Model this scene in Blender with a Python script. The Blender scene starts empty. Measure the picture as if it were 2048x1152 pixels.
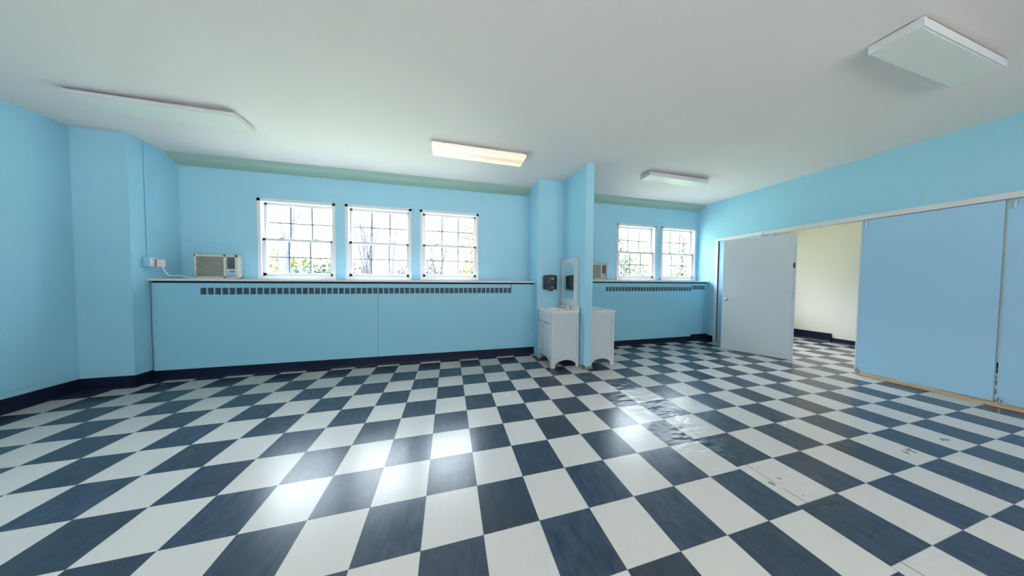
import bpy, bmesh, math, random
from mathutils import Vector, Matrix
random.seed(7)
scn = bpy.context.scene
COL = scn.collection

# ---------------------------------------------------------------- camera
T = 0.3048
yaw, pitch, roll = -0.254489, 0.028581, 0.007653
cam_d = bpy.data.cameras.new('camera')
cam_d.sensor_fit = 'HORIZONTAL'; cam_d.sensor_width = 36.0
cam_d.lens = 484.224 / 2048 * 36.0
cam_d.clip_start = 0.05; cam_d.clip_end = 300
cam = bpy.data.objects.new('camera', cam_d); COL.objects.link(cam)
fwd = Vector((-math.sin(yaw)*math.cos(pitch), math.cos(yaw)*math.cos(pitch), -math.sin(pitch)))
rt = Vector((math.cos(yaw), math.sin(yaw), 0)); up = rt.cross(fwd)
r2 = rt*math.cos(roll)+up*math.sin(roll); u2 = -rt*math.sin(roll)+up*math.cos(roll)
m = Matrix((r2, u2, -fwd)).transposed().to_4x4(); m.translation = Vector((-0.1723, -2.7437, 1.3027))
cam.matrix_world = m
scn.camera = cam

# ---------------------------------------------------------------- light and exposure
scn.view_settings.view_transform = 'Standard'; scn.view_settings.look = 'None'
scn.view_settings.gamma = 1.0; scn.view_settings.use_curve_mapping = False
scn.view_settings.exposure = 1.20
SKY = 12.0; LAMP_ON = 1.7
w = bpy.data.worlds.new('world'); scn.world = w; w.use_nodes = True
nt = w.node_tree; bg = nt.nodes['Background']
tc = nt.nodes.new('ShaderNodeTexCoord'); sp = nt.nodes.new('ShaderNodeSeparateXYZ'); cr = nt.nodes.new('ShaderNodeValToRGB')
nt.links.new(tc.outputs['Generated'], sp.inputs[0]); nt.links.new(sp.outputs['Z'], cr.inputs[0])
# overcast sky: far brighter overhead than near the horizon
cr.color_ramp.elements[0].position = 0.22; cr.color_ramp.elements[0].color = (0.140, 0.150, 0.165, 1)
cr.color_ramp.elements[1].position = 0.60; cr.color_ramp.elements[1].color = (0.86, 0.94, 1.0, 1)
nt.links.new(cr.outputs[0], bg.inputs['Color']); bg.inputs['Strength'].default_value = SKY

def light(name, kind, loc, rot, energy, color=(1, 1, 1), **kw):
    d = bpy.data.lights.new(name, kind); d.energy = energy; d.color = color
    for k, v in kw.items():
        if k == 'portal': d.cycles.is_portal = True
        else: setattr(d, k, v)
    o = bpy.data.objects.new(name, d); COL.objects.link(o); o.location = loc; o.rotation_euler = rot
    return o
# sun from behind the building: lights the trees outside, never enters by the windows in view
light('sun', 'SUN', (0, -10, 20), (math.radians(48), 0, math.radians(-20)), 4.5, (1, 0.96, 0.9), angle=0.02)

# ---------------------------------------------------------------- room dimensions
XL, XR = -4.27, 5.50            # side walls
YW, YB = 1.71, -5.6             # window wall, back wall
XH = 8.05                       # far wall of the next room
YCAB_L, YCAB_R = 1.335, 1.45    # fronts of the radiator covers
PIL_Y = 1.155
PX0, PX1, PY = 1.768, 1.898, 0.44   # dividing wall stub
def zc(x): return 2.988 + (x+3.8)*0.0093
# windows: (x0, x1, z0, z1)
WIN = [(-2.921, -1.913, 1.30, 2.507), (-1.780, -0.789, 1.302, 2.512), (-0.657, 0.350, 1.310, 2.515),
       (3.275, 4.297, 1.338, 2.549), (4.433, 5.436, 1.342, 2.557)]
ADDED_BACKWIN = [(-3.2, -2.0, 1.0, 2.3), (-0.6, 0.5, 1.0, 2.3), (2.1, 3.2, 1.0, 2.3)]  # openings added behind the camera to let in fill daylight
ADDED_HALLWIN = [(6.1, 7.3, 1.1, 2.3)]  # opening added out of view to brighten the next room
for k, (a, b, c, d) in enumerate(WIN + ADDED_HALLWIN):
    light('window_portal', 'AREA', ((a+b)/2, YW+0.22, (c+d)/2), (math.radians(-90), 0, 0), 1, shape='RECTANGLE', size=b-a, size_y=d-c, portal=1)
for (a, b, c, d) in ADDED_BACKWIN:
    light('window_portal', 'AREA', ((a+b)/2, YB-0.22, (c+d)/2), (math.radians(90), 0, 0), 1, shape='RECTANGLE', size=b-a, size_y=d-c, portal=1)

# ---------------------------------------------------------------- materials
def nodes(name):
    mt = bpy.data.materials.new(name); mt.use_nodes = True
    return mt, mt.node_tree.nodes, mt.node_tree.links, mt.node_tree.nodes['Principled BSDF']
def mat(name, col, rough=0.5, metal=0.0, spec=0.5, var=0.0, vscale=3.0, bump=0.0, bscale=40.0, coat=0.0, stretch=(1, 1, 1)):
    mt, N, L, P = nodes(name)
    P.inputs['Base Color'].default_value = (*col, 1); P.inputs['Roughness'].default_value = rough
    P.inputs['Metallic'].default_value = metal; P.inputs['Specular IOR Level'].default_value = spec
    P.inputs['Coat Weight'].default_value = coat
    tc = N.new('ShaderNodeTexCoord'); mp = N.new('ShaderNodeMapping'); mp.inputs['Scale'].default_value = stretch
    L.new(tc.outputs['Object'], mp.inputs[0])
    if var > 0:
        nz = N.new('ShaderNodeTexNoise'); nz.inputs['Scale'].default_value = vscale; nz.inputs['Detail'].default_value = 4
        L.new(mp.outputs[0], nz.inputs['Vector'])
        mx = N.new('ShaderNodeMixRGB'); mx.inputs[1].default_value = (*[c*(1-var) for c in col], 1); mx.inputs[2].default_value = (*[min(1, c*(1+var)) for c in col], 1)
        L.new(nz.outputs['Fac'], mx.inputs[0]); L.new(mx.outputs[0], P.inputs['Base Color'])
    if bump > 0:
        nb = N.new('ShaderNodeTexNoise'); nb.inputs['Scale'].default_value = bscale; nb.inputs['Detail'].default_value = 3
        L.new(mp.outputs[0], nb.inputs['Vector'])
        bp = N.new('ShaderNodeBump'); bp.inputs['Strength'].default_value = bump; bp.inputs['Distance'].default_value = 0.01
        L.new(nb.outputs['Fac'], bp.inputs['Height']); L.new(bp.outputs[0], P.inputs['Normal'])
    return mt

def block_wall(name, col, strength=0.25):
    """painted concrete block: faint courses and joints in the bump"""
    mt, N, L, P = nodes(name)
    P.inputs['Roughness'].default_value = 0.5
    tc = N.new('ShaderNodeTexCoord'); sp = N.new('ShaderNodeSeparateXYZ'); L.new(tc.outputs['Object'], sp.inputs[0])
    ad = N.new('ShaderNodeMath'); ad.operation = 'ADD'; L.new(sp.outputs['X'], ad.inputs[0]); L.new(sp.outputs['Y'], ad.inputs[1])
    cb = N.new('ShaderNodeCombineXYZ'); L.new(ad.outputs[0], cb.inputs[0]); L.new(sp.outputs['Z'], cb.inputs[1])
    br = N.new('ShaderNodeTexBrick'); br.inputs['Scale'].default_value = 1.0; br.inputs['Brick Width'].default_value = 0.40
    br.inputs['Row Height'].default_value = 0.203; br.inputs['Mortar Size'].default_value = 0.004; br.inputs['Mortar Smooth'].default_value = 0.8
    L.new(cb.outputs[0], br.inputs['Vector'])
    nz = N.new('ShaderNodeTexNoise'); nz.inputs['Scale'].default_value = 30; nz.inputs['Detail'].default_value = 5; L.new(tc.outputs['Object'], nz.inputs['Vector'])
    ml = N.new('ShaderNodeMath'); ml.operation = 'MULTIPLY'; ml.inputs[1].default_value = 0.12; L.new(nz.outputs['Fac'], ml.inputs[0])
    sb = N.new('ShaderNodeMath'); sb.operation = 'SUBTRACT'; L.new(ml.outputs[0], sb.inputs[0]); L.new(br.outputs['Fac'], sb.inputs[1])
    bp = N.new('ShaderNodeBump'); bp.inputs['Strength'].default_value = strength; bp.inputs['Distance'].default_value = 0.003
    L.new(sb.outputs[0], bp.inputs['Height']); L.new(bp.outputs[0], P.inputs['Normal'])
    n2 = N.new('ShaderNodeTexNoise'); n2.inputs['Scale'].default_value = 1.6; n2.inputs['Detail'].default_value = 3; L.new(tc.outputs['Object'], n2.inputs['Vector'])
    mx = N.new('ShaderNodeMixRGB'); mx.inputs[1].default_value = (*[c*0.97 for c in col], 1); mx.inputs[2].default_value = (*[min(1, c*1.03) for c in col], 1)
    L.new(n2.outputs['Fac'], mx.inputs[0]); L.new(mx.outputs[0], P.inputs['Base Color'])
    return mt

BLUE = (0.37, 0.70, 0.88)
M = {}
M['blue'] = block_wall('turquoise_block_paint', BLUE)
M['bluepanel'] = mat('turquoise_panel_paint', (0.32, 0.68, 0.86), 0.45, bump=0.15, bscale=6)
M['bluefold'] = mat('turquoise_partition_paint', (0.42, 0.70, 0.93), 0.42, bump=0.12, bscale=4)
M['cove'] = mat('pale_green_cove_paint', (0.33, 0.50, 0.43), 0.6, bump=0.1, bscale=12)
M['cream'] = mat('cream_wall_paint', (0.86, 0.80, 0.70), 0.55, bump=0.15, bscale=20)
M['ceil'] = mat('ceiling_plaster', (0.85, 0.80, 0.775), 0.75, var=0.02, vscale=1.5, bump=0.25, bscale=9)
M['white'] = mat('white_gloss_paint', (0.82, 0.82, 0.83), 0.35, bump=0.05, bscale=30)
M['vinyl'] = mat('white_vinyl_window', (0.80, 0.79, 0.83), 0.35)
M['muntin'] = mat('grey_window_grille', (0.28, 0.28, 0.33), 0.4)
M['trimw'] = mat('white_trim_paint', (0.80, 0.79, 0.80), 0.4, bump=0.1, bscale=25)
M['base'] = mat('black_vinyl_base', (0.006, 0.011, 0.034), 0.4, spec=0.3, var=0.3, vscale=6, bump=0.2, bscale=5)
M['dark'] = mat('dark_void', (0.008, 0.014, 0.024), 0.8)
M['filt'] = mat('grey_air_filter', (0.34, 0.37, 0.35), 0.7)
M['vfin'] = mat('dusty_metal_fins', (0.13, 0.20, 0.27), 0.5, metal=0.3, var=0.6, vscale=14)
M['acbody'] = mat('aged_cream_plastic', (0.66, 0.66, 0.58), 0.45, bump=0.05)
M['acside'] = mat('pale_grey_sheet_metal', (0.55, 0.62, 0.68), 0.45)
M['acdark'] = mat('dark_louver_cavity', (0.02, 0.03, 0.07), 0.5)
M['display'] = mat('blue_control_panel', (0.10, 0.22, 0.45), 0.3)
M['ctrl'] = mat('pale_blue_control_plate', (0.45, 0.62, 0.78), 0.35)
M['cord'] = mat('white_rubber_cord', (0.85, 0.86, 0.85), 0.45)
M['plate'] = mat('white_outlet_plastic', (0.82, 0.80, 0.84), 0.35)
M['steel'] = mat('brushed_steel', (0.55, 0.56, 0.58), 0.3, metal=1.0)
M['chrome'] = mat('chrome', (0.80, 0.80, 0.84), 0.12, metal=1.0)
M['mirror'] = mat('mirror_glass', (0.70, 0.80, 0.80), 0.01, metal=1.0)
M['charcoal'] = mat('charcoal_plastic', (0.025, 0.035, 0.055), 0.28)
M['charcoal2'] = mat('black_plastic', (0.012, 0.014, 0.02), 0.4)
M['print'] = mat('white_print', (0.75, 0.78, 0.8), 0.5)
M['vanity'] = mat('white_vanity_paint', (0.62, 0.68, 0.74), 0.35, bump=0.03, bscale=60)
M['stone'] = mat('cultured_marble_top', (0.86, 0.83, 0.78), 0.2, var=0.03, vscale=5)
M['door'] = mat('grey_white_door_paint', (0.68, 0.76, 0.80), 0.4, bump=0.06, bscale=8)
M['doorblue'] = mat('door_edge_paint', (0.62, 0.70, 0.80), 0.4)
M['tan'] = mat('tan_wood_threshold', (0.66, 0.46, 0.28), 0.45, var=0.25, vscale=8, stretch=(8, 1, 8))
M['fixt'] = mat('white_enamel_fixture', (0.72, 0.74, 0.78), 0.4)
M['diff'] = mat('prismatic_diffuser', (0.82, 0.83, 0.76), 0.35, bump=0.1, bscale=120)
M['plaster'] = mat('crumbled_grey_plaster', (0.32, 0.27, 0.24), 0.9, var=0.5, vscale=40, bump=0.8, bscale=60)
M['ext'] = mat('sun_block_slab', (0.5, 0.4, 0.35), 0.8)
M['maroon'] = mat('maroon_rubber_foot', (0.25, 0.05, 0.12), 0.5)
M['bark'] = mat('pale_bark', (0.075, 0.075, 0.105), 0.8, var=0.25, vscale=6, bump=0.5, bscale=20)
M['twig'] = mat('grey_twig_bark', (0.045, 0.040, 0.060), 0.8, var=0.2, vscale=6)
M['leafy'] = mat('yellow_green_leaves', (0.13, 0.14, 0.045), 0.6, var=0.35, vscale=2)
M['leafg'] = mat('grey_green_leaves', (0.08, 0.095, 0.065), 0.6, var=0.35, vscale=2)
M['leafd'] = mat('blue_green_needles', (0.06, 0.09, 0.085), 0.6, var=0.3, vscale=2)
M['grass'] = mat('lawn', (0.24, 0.27, 0.15), 0.9, var=0.3, vscale=1)
M['concrete'] = mat('pale_bounce_paving', (0.50, 0.45, 0.40), 0.9, var=0.1, vscale=1)  # for unseen ground, kept pale to bounce daylight onto the ceiling
M['siding'] = mat('pale_house_siding', (0.13, 0.125, 0.135), 0.7)
M['roofing'] = mat('pale_shingle_roof', (0.16, 0.155, 0.165), 0.8)
M['wire'] = mat('power_cable', (0.02, 0.02, 0.025), 0.6)

def emis(name, col, s):
    mt, N, L, P = nodes(name)
    P.inputs['Base Color'].default_value = (0.8, 0.78, 0.7, 1); P.inputs['Emission Color'].default_value = (*col, 1)
    P.inputs['Emission Strength'].default_value = s; P.inputs['Roughness'].default_value = 0.3
    # even glow for the lamps added out of view
    return mt
def lit_lens():
    mt, N, L, P = nodes('lit_prismatic_lens')
    P.inputs['Base Color'].default_value = (0.4, 0.37, 0.32, 1); P.inputs['Roughness'].default_value = 0.4
    tc = N.new('ShaderNodeTexCoord'); sp = N.new('ShaderNodeSeparateXYZ'); L.new(tc.outputs['Object'], sp.inputs[0])
    a = N.new('ShaderNodeMath'); a.operation = 'MULTIPLY'; a.inputs[1].default_value = 2*math.pi/0.19; L.new(sp.outputs['Y'], a.inputs[0])
    c = N.new('ShaderNodeMath'); c.operation = 'COSINE'; L.new(a.outputs[0], c.inputs[0])
    s = N.new('ShaderNodeMath'); s.operation = 'MULTIPLY_ADD'; s.inputs[1].default_value = -0.22; s.inputs[2].default_value = 1.0; L.new(c.outputs[0], s.inputs[0])
    t = N.new('ShaderNodeMath'); t.operation = 'MULTIPLY'; t.inputs[1].default_value = LAMP_ON*0.2; L.new(s.outputs[0], t.inputs[0])
    L.new(t.outputs[0], P.inputs['Emission Strength'])
    cr = N.new('ShaderNodeValToRGB'); cr.color_ramp.elements[0].color = (1, 0.84, 0.74, 1); cr.color_ramp.elements[1].color = (1, 0.83, 0.52, 1)
    mr = N.new('ShaderNodeMath'); mr.operation = 'MULTIPLY_ADD'; mr.inputs[1].default_value = 0.85; mr.inputs[2].default_value = 0.35; L.new(sp.outputs['X'], mr.inputs[0])
    L.new(mr.outputs[0], cr.inputs[0]); L.new(cr.outputs[0], P.inputs['Emission Color'])
    return mt
M['lens'] = lit_lens()
M['tube'] = emis('next_room_fill_lens', (1, 0.86, 0.66), 2.0)
M['rearfill'] = emis('rear_fill_lens', (1, 0.93, 0.86), 7.0)

def glass():
    mt, N, L, P = nodes('window_glass'); N.remove(P)
    out = N['Material Output']; tr = N.new('ShaderNodeBsdfTransparent'); tr.inputs[0].default_value = (0.95, 0.98, 1.0, 1)
    gl = N.new('ShaderNodeBsdfGlossy'); gl.inputs['Roughness'].default_value = 0.02
    fr = N.new('ShaderNodeFresnel'); fr.inputs[0].default_value = 1.45; mx = N.new('ShaderNodeMixShader')
    ge = N.new('ShaderNodeNewGeometry'); fo = N.new('ShaderNodeMath'); fo.operation = 'SUBTRACT'; fo.inputs[0].default_value = 1.0; L.new(ge.outputs['Backfacing'], fo.inputs[1])
    fm = N.new('ShaderNodeMath'); fm.operation = 'MULTIPLY'; L.new(fr.outputs[0], fm.inputs[0]); L.new(fo.outputs[0], fm.inputs[1])
    L.new(fm.outputs[0], mx.inputs[0]); L.new(tr.outputs[0], mx.inputs[1]); L.new(gl.outputs[0], mx.inputs[2]); L.new(mx.outputs[0], out.inputs[0])
    return mt
M['glass'] = glass()

def floor_mat():
    mt, N, L, P = nodes('checker_vinyl_tile')
    def mth(op, a, b=None, c=None):
        n = N.new('ShaderNodeMath'); n.operation = op
        for i, v in enumerate((a, b, c)):
            if v is None: continue
            if isinstance(v, (int, float)): n.inputs[i].default_value = v
            else: L.new(v, n.inputs[i])
        return n.outputs[0]
    tc = N.new('ShaderNodeTexCoord'); sp = N.new('ShaderNodeSeparateXYZ'); L.new(tc.outputs['Object'], sp.inputs[0])
    X = mth('DIVIDE', sp.outputs['X'], T); Y = mth('DIVIDE', sp.outputs['Y'], T)
    # the tiles were laid in two campaigns: the courses slip where a wall once stood (columns 5-7)
    gt5 = mth('GREATER_THAN', X, 4.99); gt6 = mth('GREATER_THAN', X, 5.905); gt7 = mth('GREATER_THAN', X, 7.093)
    k5 = mth('MULTIPLY', mth('SUBTRACT', X, 5.0), 1/0.905)      # 0..1 in column 5
    k6 = mth('MULTIPLY', mth('SUBTRACT', X, 5.905), 1/1.188)
    uA = X
    uB = mth('ADD', k5, 5.0); uC = mth('ADD', k6, 6.0); uD = mth('SUBTRACT', X, 0.093)
    def sel(g, a, b):  # g? b : a
        n = N.new('ShaderNodeMix'); n.data_type = 'FLOAT'; L.new(g, n.inputs['Factor']); L.new(a, n.inputs['A']); L.new(b, n.inputs['B']); return n.outputs['Result']
    u = sel(gt5, uA, uB); u = sel(gt6, u, uC); u = sel(gt7, u, uD)
    Ys = mth('SUBTRACT', mth('MULTIPLY', gt6, 0.0656), Y)      # -Y + off
    v = mth('DIVIDE', Ys, 1.01271)
    cu = mth('FLOOR', u); cv = mth('FLOOR', v)
    par = mth('PINGPONG', mth('ADD', cu, cv), 1.0)             # 0 even (dark), 1 odd (white)
    cb = N.new('ShaderNodeCombineXYZ'); L.new(cu, cb.inputs[0]); L.new(cv, cb.inputs[1])
    wn = N.new('ShaderNodeTexWhiteNoise'); wn.noise_dimensions = '2D'; L.new(cb.outputs[0], wn.inputs['Vector'])
    # streaks inside a tile, direction by tile
    fu = mth('SUBTRACT', u, cu); fv = mth('SUBTRACT', v, cv)
    nz = N.new('ShaderNodeTexNoise'); nz.inputs['Scale'].default_value = 1.0; nz.inputs['Detail'].default_value = 6; nz.inputs['Distortion'].default_value = 0.6
    mp = N.new('ShaderNodeMapping'); mp.inputs['Scale'].default_value = (22, 9, 1); mp.inputs['Rotation'].default_value = (0, 0, 0.5); L.new(tc.outputs['Object'], mp.inputs[0]); L.new(mp.outputs[0], nz.inputs['Vector'])
    def rgb(c): n = N.new('ShaderNodeRGB'); n.outputs[0].default_value = (*c, 1); return n.outputs[0]
    def mix(f, a, b, bt='MIX'):
        n = N.new('ShaderNodeMixRGB'); n.blend_type = bt
        if isinstance(f, (int, float)): n.inputs[0].default_value = f
        else: L.new(f, n.inputs[0])
        L.new(a, n.inputs[1]); L.new(b, n.inputs[2]); return n.outputs[0]
    stre = mth('MULTIPLY_ADD', nz.outputs['Fac'], 1.6, -0.4)
    cl = N.new('ShaderNodeClamp'); L.new(stre, cl.inputs[0])
    dark = mix(cl.outputs[0], rgb((0.020, 0.036, 0.062)), rgb((0.056, 0.080, 0.130)))
    dark = mix(mth('MULTIPLY', wn.outputs['Value'], 0.6), dark, rgb((0.030, 0.040, 0.050)))
    lite = mix(cl.outputs[0], rgb((0.54, 0.525, 0.505)), rgb((0.57, 0.555, 0.535)))
    lite = mix(mth('MULTIPLY', wn.outputs['Value'], 0.5), lite, rgb((0.59, 0.57, 0.53)))
    c = mix(par, dark, lite)
    # hairline joints
    e1 = mth('MINIMUM', fu, mth('SUBTRACT', 1.0, fu)); e2 = mth('MINIMUM', fv, mth('SUBTRACT', 1.0, fv)); e = mth('MINIMUM', e1, e2)
    jn = mth('LESS_THAN', e, 0.004); c = mix(mth('MULTIPLY', jn, 0.5), c, rgb((0.12, 0.12, 0.12)))
    # worn band along the line of the removed wall: cracked, patched and scuffed
    wob = N.new('ShaderNodeTexNoise'); wob.inputs['Scale'].default_value = 5; L.new(tc.outputs['Object'], wob.inputs['Vector'])
    xw = mth('ADD', sp.outputs['X'], mth('MULTIPLY_ADD', wob.outputs['Fac'], 0.03, -0.015))
    dl = mth('ABSOLUTE', mth('SUBTRACT', xw, 1.885))
    brk = N.new('ShaderNodeTexNoise'); brk.inputs['Scale'].default_value = 9; L.new(tc.outputs['Object'], brk.inputs['Vector'])
    crack = mth('MULTIPLY', mth('LESS_THAN', dl, 0.0035), mth('GREATER_THAN', brk.outputs['Fac'], 0.42))
    iny = mth('MULTIPLY', mth('LESS_THAN', sp.outputs['Y'], 0.3), mth('GREATER_THAN', sp.outputs['Y'], -5.0))
    crack = mth('MULTIPLY', crack, iny)
    scf = N.new('ShaderNodeTexNoise'); scf.inputs['Scale'].default_value = 26; scf.inputs['Detail'].default_value = 2; L.new(tc.outputs['Object'], scf.inputs['Vector'])
    spots = mth('MULTIPLY', mth('LESS_THAN', dl, 0.06), mth('GREATER_THAN', scf.outputs['Fac'], 0.70))
    marks = mth('MAXIMUM', crack, mth('MULTIPLY', spots, iny))
    for (mx_, my_, rx, ry) in ((3.30, -1.735, 0.075, 0.030), (3.85, -1.73, 0.06, 0.022), (1.90, -1.25, 0.05, 0.02), (1.90, -1.40, 0.03, 0.02), (1.86, -1.68, 0.02, 0.035), (1.96, -1.67, 0.015, 0.015), (1.84, -1.06, 0.03, 0.02), (1.85, -0.80, 0.03, 0.015)):
        dx = mth('DIVIDE', mth('SUBTRACT', sp.outputs['X'], mx_), rx); dy = mth('DIVIDE', mth('SUBTRACT', sp.outputs['Y'], my_), ry)
        r = mth('ADD', mth('MULTIPLY', dx, dx), mth('MULTIPLY', dy, dy))
        rr = mth('ADD', r, mth('MULTIPLY_ADD', scf.outputs['Fac'], 4.0, -2.0))
        marks = mth('MAXIMUM', marks, mth('LESS_THAN', rr, 0.35))
    c = mix(mth('MULTIPLY', marks, 0.7), c, rgb((0.07, 0.075, 0.085)))
    L.new(c, P.inputs['Base Color'])
    # gloss and waves
    rn = N.new('ShaderNodeTexNoise'); rn.inputs['Scale'].default_value = 3.0; rn.inputs['Detail'].default_value = 5; L.new(tc.outputs['Object'], rn.inputs['Vector'])
    L.new(mth('MULTIPLY_ADD', rn.outputs['Fac'], 0.16, FR), P.inputs['Roughness'])
    P.inputs['Specular IOR Level'].default_value = 0.42
    wv = N.new('ShaderNodeTexNoise'); wv.inputs['Scale'].default_value = 6; wv.inputs['Detail'].default_value = 2
    m2 = N.new('ShaderNodeMapping'); m2.inputs['Scale'].default_value = (1.0, 2.2, 1); L.new(tc.outputs['Object'], m2.inputs[0]); L.new(m2.outputs[0], wv.inputs['Vector'])
    near = mth('MAXIMUM', mth('MULTIPLY_ADD', mth('ABSOLUTE', mth('SUBTRACT', sp.outputs['X'], 1.85)), -2.4, 1.0), 0.03)
    hgt = mth('MULTIPLY', wv.outputs['Fac'], near)
    hgt = mth('SUBTRACT', hgt, mth('MULTIPLY', jn, 0.01))
    bp = N.new('ShaderNodeBump'); bp.inputs['Strength'].default_value = 1.0; bp.inputs['Distance'].default_value = 0.013
    L.new(hgt, bp.inputs['Height']); L.new(bp.outputs[0], P.inputs['Normal'])
    return mt
FR = 0.16
M['floor'] = floor_mat()

# ---------------------------------------------------------------- mesh builder
class MB:
    def __init__(s): s.bm = bmesh.new()
    def box(s, x0, x1, y0, y1, z0, z1, bev=0.0, seg=2):
        t = bmesh.new(); bmesh.ops.create_cube(t, size=1.0)
        bmesh.ops.scale(t, vec=(abs(x1-x0), abs(y1-y0), abs(z1-z0)), verts=t.verts)
        bmesh.ops.translate(t, vec=((x0+x1)/2, (y0+y1)/2, (z0+z1)/2), verts=t.verts)
        if bev > 0: bmesh.ops.bevel(t, geom=t.edges[:], offset=bev, segments=seg, affect='EDGES', profile=0.5)
        s._add(t); return s
    def _add(s, t):
        me = bpy.data.meshes.new('tmp'); t.to_mesh(me); t.free(); s.bm.from_mesh(me); bpy.data.meshes.remove(me)
    def prism(s, pts, axis, a, b, bev=0.0):
        """polygon extruded along an axis; pts are the two other coordinates in order"""
        t = bmesh.new()
        def P3(p, q):
            return {'x': (q, p[0], p[1]), 'y': (p[0], q, p[1]), 'z': (p[0], p[1], q)}[axis]
        A = [t.verts.new(P3(p, a)) for p in pts]; B = [t.verts.new(P3(p, b)) for p in pts]
        t.faces.new(A); t.faces.new(B[::-1]); n = len(pts)
        for i in range(n): t.faces.new((A[i], B[i], B[(i+1) % n], A[(i+1) % n]))
        bmesh.ops.recalc_face_normals(t, faces=t.faces)
        if bev > 0: bmesh.ops.bevel(t, geom=t.edges[:], offset=bev, segments=2, affect='EDGES', profile=0.5)
        s._add(t); return s
    def cyl(s, p, q, r0, r1=None, n=16, cap=True):
        p, q = Vector(p), Vector(q); r1 = r0 if r1 is None else r1; d = q-p; L_ = d.length
        t = bmesh.new(); bmesh.ops.create_cone(t, cap_ends=cap, segments=n, radius1=r0, radius2=r1, depth=L_)
        rot = d.to_track_quat('Z', 'Y').to_matrix().to_4x4(); rot.translation = (p+q)/2
        bmesh.ops.transform(t, matrix=rot, verts=t.verts); s._add(t); return s
    def tube(s, pts, r, n=10, radii=None):
        t = bmesh.new(); rings = []; pts = [Vector(p) for p in pts]; prev = None
        for i, p in enumerate(pts):
            d = (pts[min(i+1, len(pts)-1)]-pts[max(i-1, 0)]).normalized()
            if prev is None: a = d.orthogonal().normalized()
            else: a = (prev - d*prev.dot(d)).normalized()
            prev = a; b = d.cross(a); rr = radii[i] if radii else r
            rings.append([t.verts.new(p+(a*math.cos(2*math.pi*k/n)+b*math.sin(2*math.pi*k/n))*rr) for k in range(n)])
        for A, B in zip(rings, rings[1:]):
            for k in range(n): t.faces.new((A[k], A[(k+1) % n], B[(k+1) % n], B[k]))
        t.faces.new(rings[0][::-1]); t.faces.new(rings[-1]); bmesh.ops.recalc_face_normals(t, faces=t.faces)
        s._add(t); return s
    def sphere(s, c, r, sc=(1, 1, 1), n=16):
        t = bmesh.new(); bmesh.ops.create_uvsphere(t, u_segments=n, v_segments=n//2, radius=r)
        bmesh.ops.scale(t, vec=sc, verts=t.verts); bmesh.ops.translate(t, vec=c, verts=t.verts); s._add(t); return s
    def build(s, name, material, parent=None, smooth=False, origin=None, auto=None):
        bm = s.bm
        if parent is not None: o0 = Vector(parent.matrix_world_loc)
        elif origin is not None: o0 = Vector(origin)
        else:
            vs = [v.co for v in bm.verts]
            lo = Vector([min(v[i] for v in vs) for i in range(3)]); hi = Vector([max(v[i] for v in vs) for i in range(3)])
            o0 = Vector(((lo.x+hi.x)/2, (lo.y+hi.y)/2, lo.z))
        return self_build(bm, name, material, parent, smooth, o0)
_W = {}
def wloc(o): return _W[o.name]
def self_build(bm, name, material, parent, smooth, o0):
    bmesh.ops.translate(bm, vec=-o0, verts=bm.verts)
    me = bpy.data.meshes.new(name); bm.to_mesh(me); bm.free(); me.materials.append(M[material])
    if smooth:
        for p in me.polygons: p.use_smooth = True
        try: me.set_sharp_from_angle(angle=math.radians(40))
        except Exception: pass
    o = bpy.data.objects.new(name, me); COL.objects.link(o)
    if parent is not None: o.parent = parent; _W[o.name] = o0
    else: o.location = o0; _W[o.name] = o0
    return o
def _build(s, name, material, parent=None, smooth=False, origin=None):
    if parent is not None: o0 = _W[parent.name]
    elif origin is not None: o0 = Vector(origin)
    else:
        vs = [v.co for v in s.bm.verts]
        lo = Vector([min(v[i] for v in vs) for i in range(3)]); hi = Vector([max(v[i] for v in vs) for i in range(3)])
        o0 = Vector(((lo.x+hi.x)/2, (lo.y+hi.y)/2, lo.z))
    return self_build(s.bm, name, material, parent, smooth, o0)
MB.build = _build
def thing(name, label, cat, loc, group=None):
    o = bpy.data.objects.new(name, None); COL.objects.link(o); o.location = loc; _W[o.name] = Vector(loc)
    o.empty_display_size = 0.1
    o['label'] = label; o['category'] = cat
    if group: o['group'] = group
    return o
def tag(o, label, cat, group=None):
    o['label'] = label; o['category'] = cat
    if group: o['group'] = group
    return o
def struct(o, label=None, cat=None):
    o['kind'] = 'structure'
    if label: o['label'] = label; o['category'] = cat
    return o
def wall_xz(mb, x0, x1, y0, y1, z0, z1, holes):
    """wall in the XZ plane with rectangular holes, as boxes"""
    xs = sorted({x0, x1, *[h[0] for h in holes], *[h[1] for h in holes]}); 
    for a, b in zip(xs, xs[1:]):
        hs = sorted([h for h in holes if h[0] <= a+1e-6 and h[1] >= b-1e-6], key=lambda h: h[2]); z = z0
        for h in hs:
            mb.box(a, b, y0, y1, z, h[2]); z = h[3]
        mb.box(a, b, y0, y1, z, z1)
    bmesh.ops.remove_doubles(mb.bm, verts=mb.bm.verts, dist=1e-5)

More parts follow.
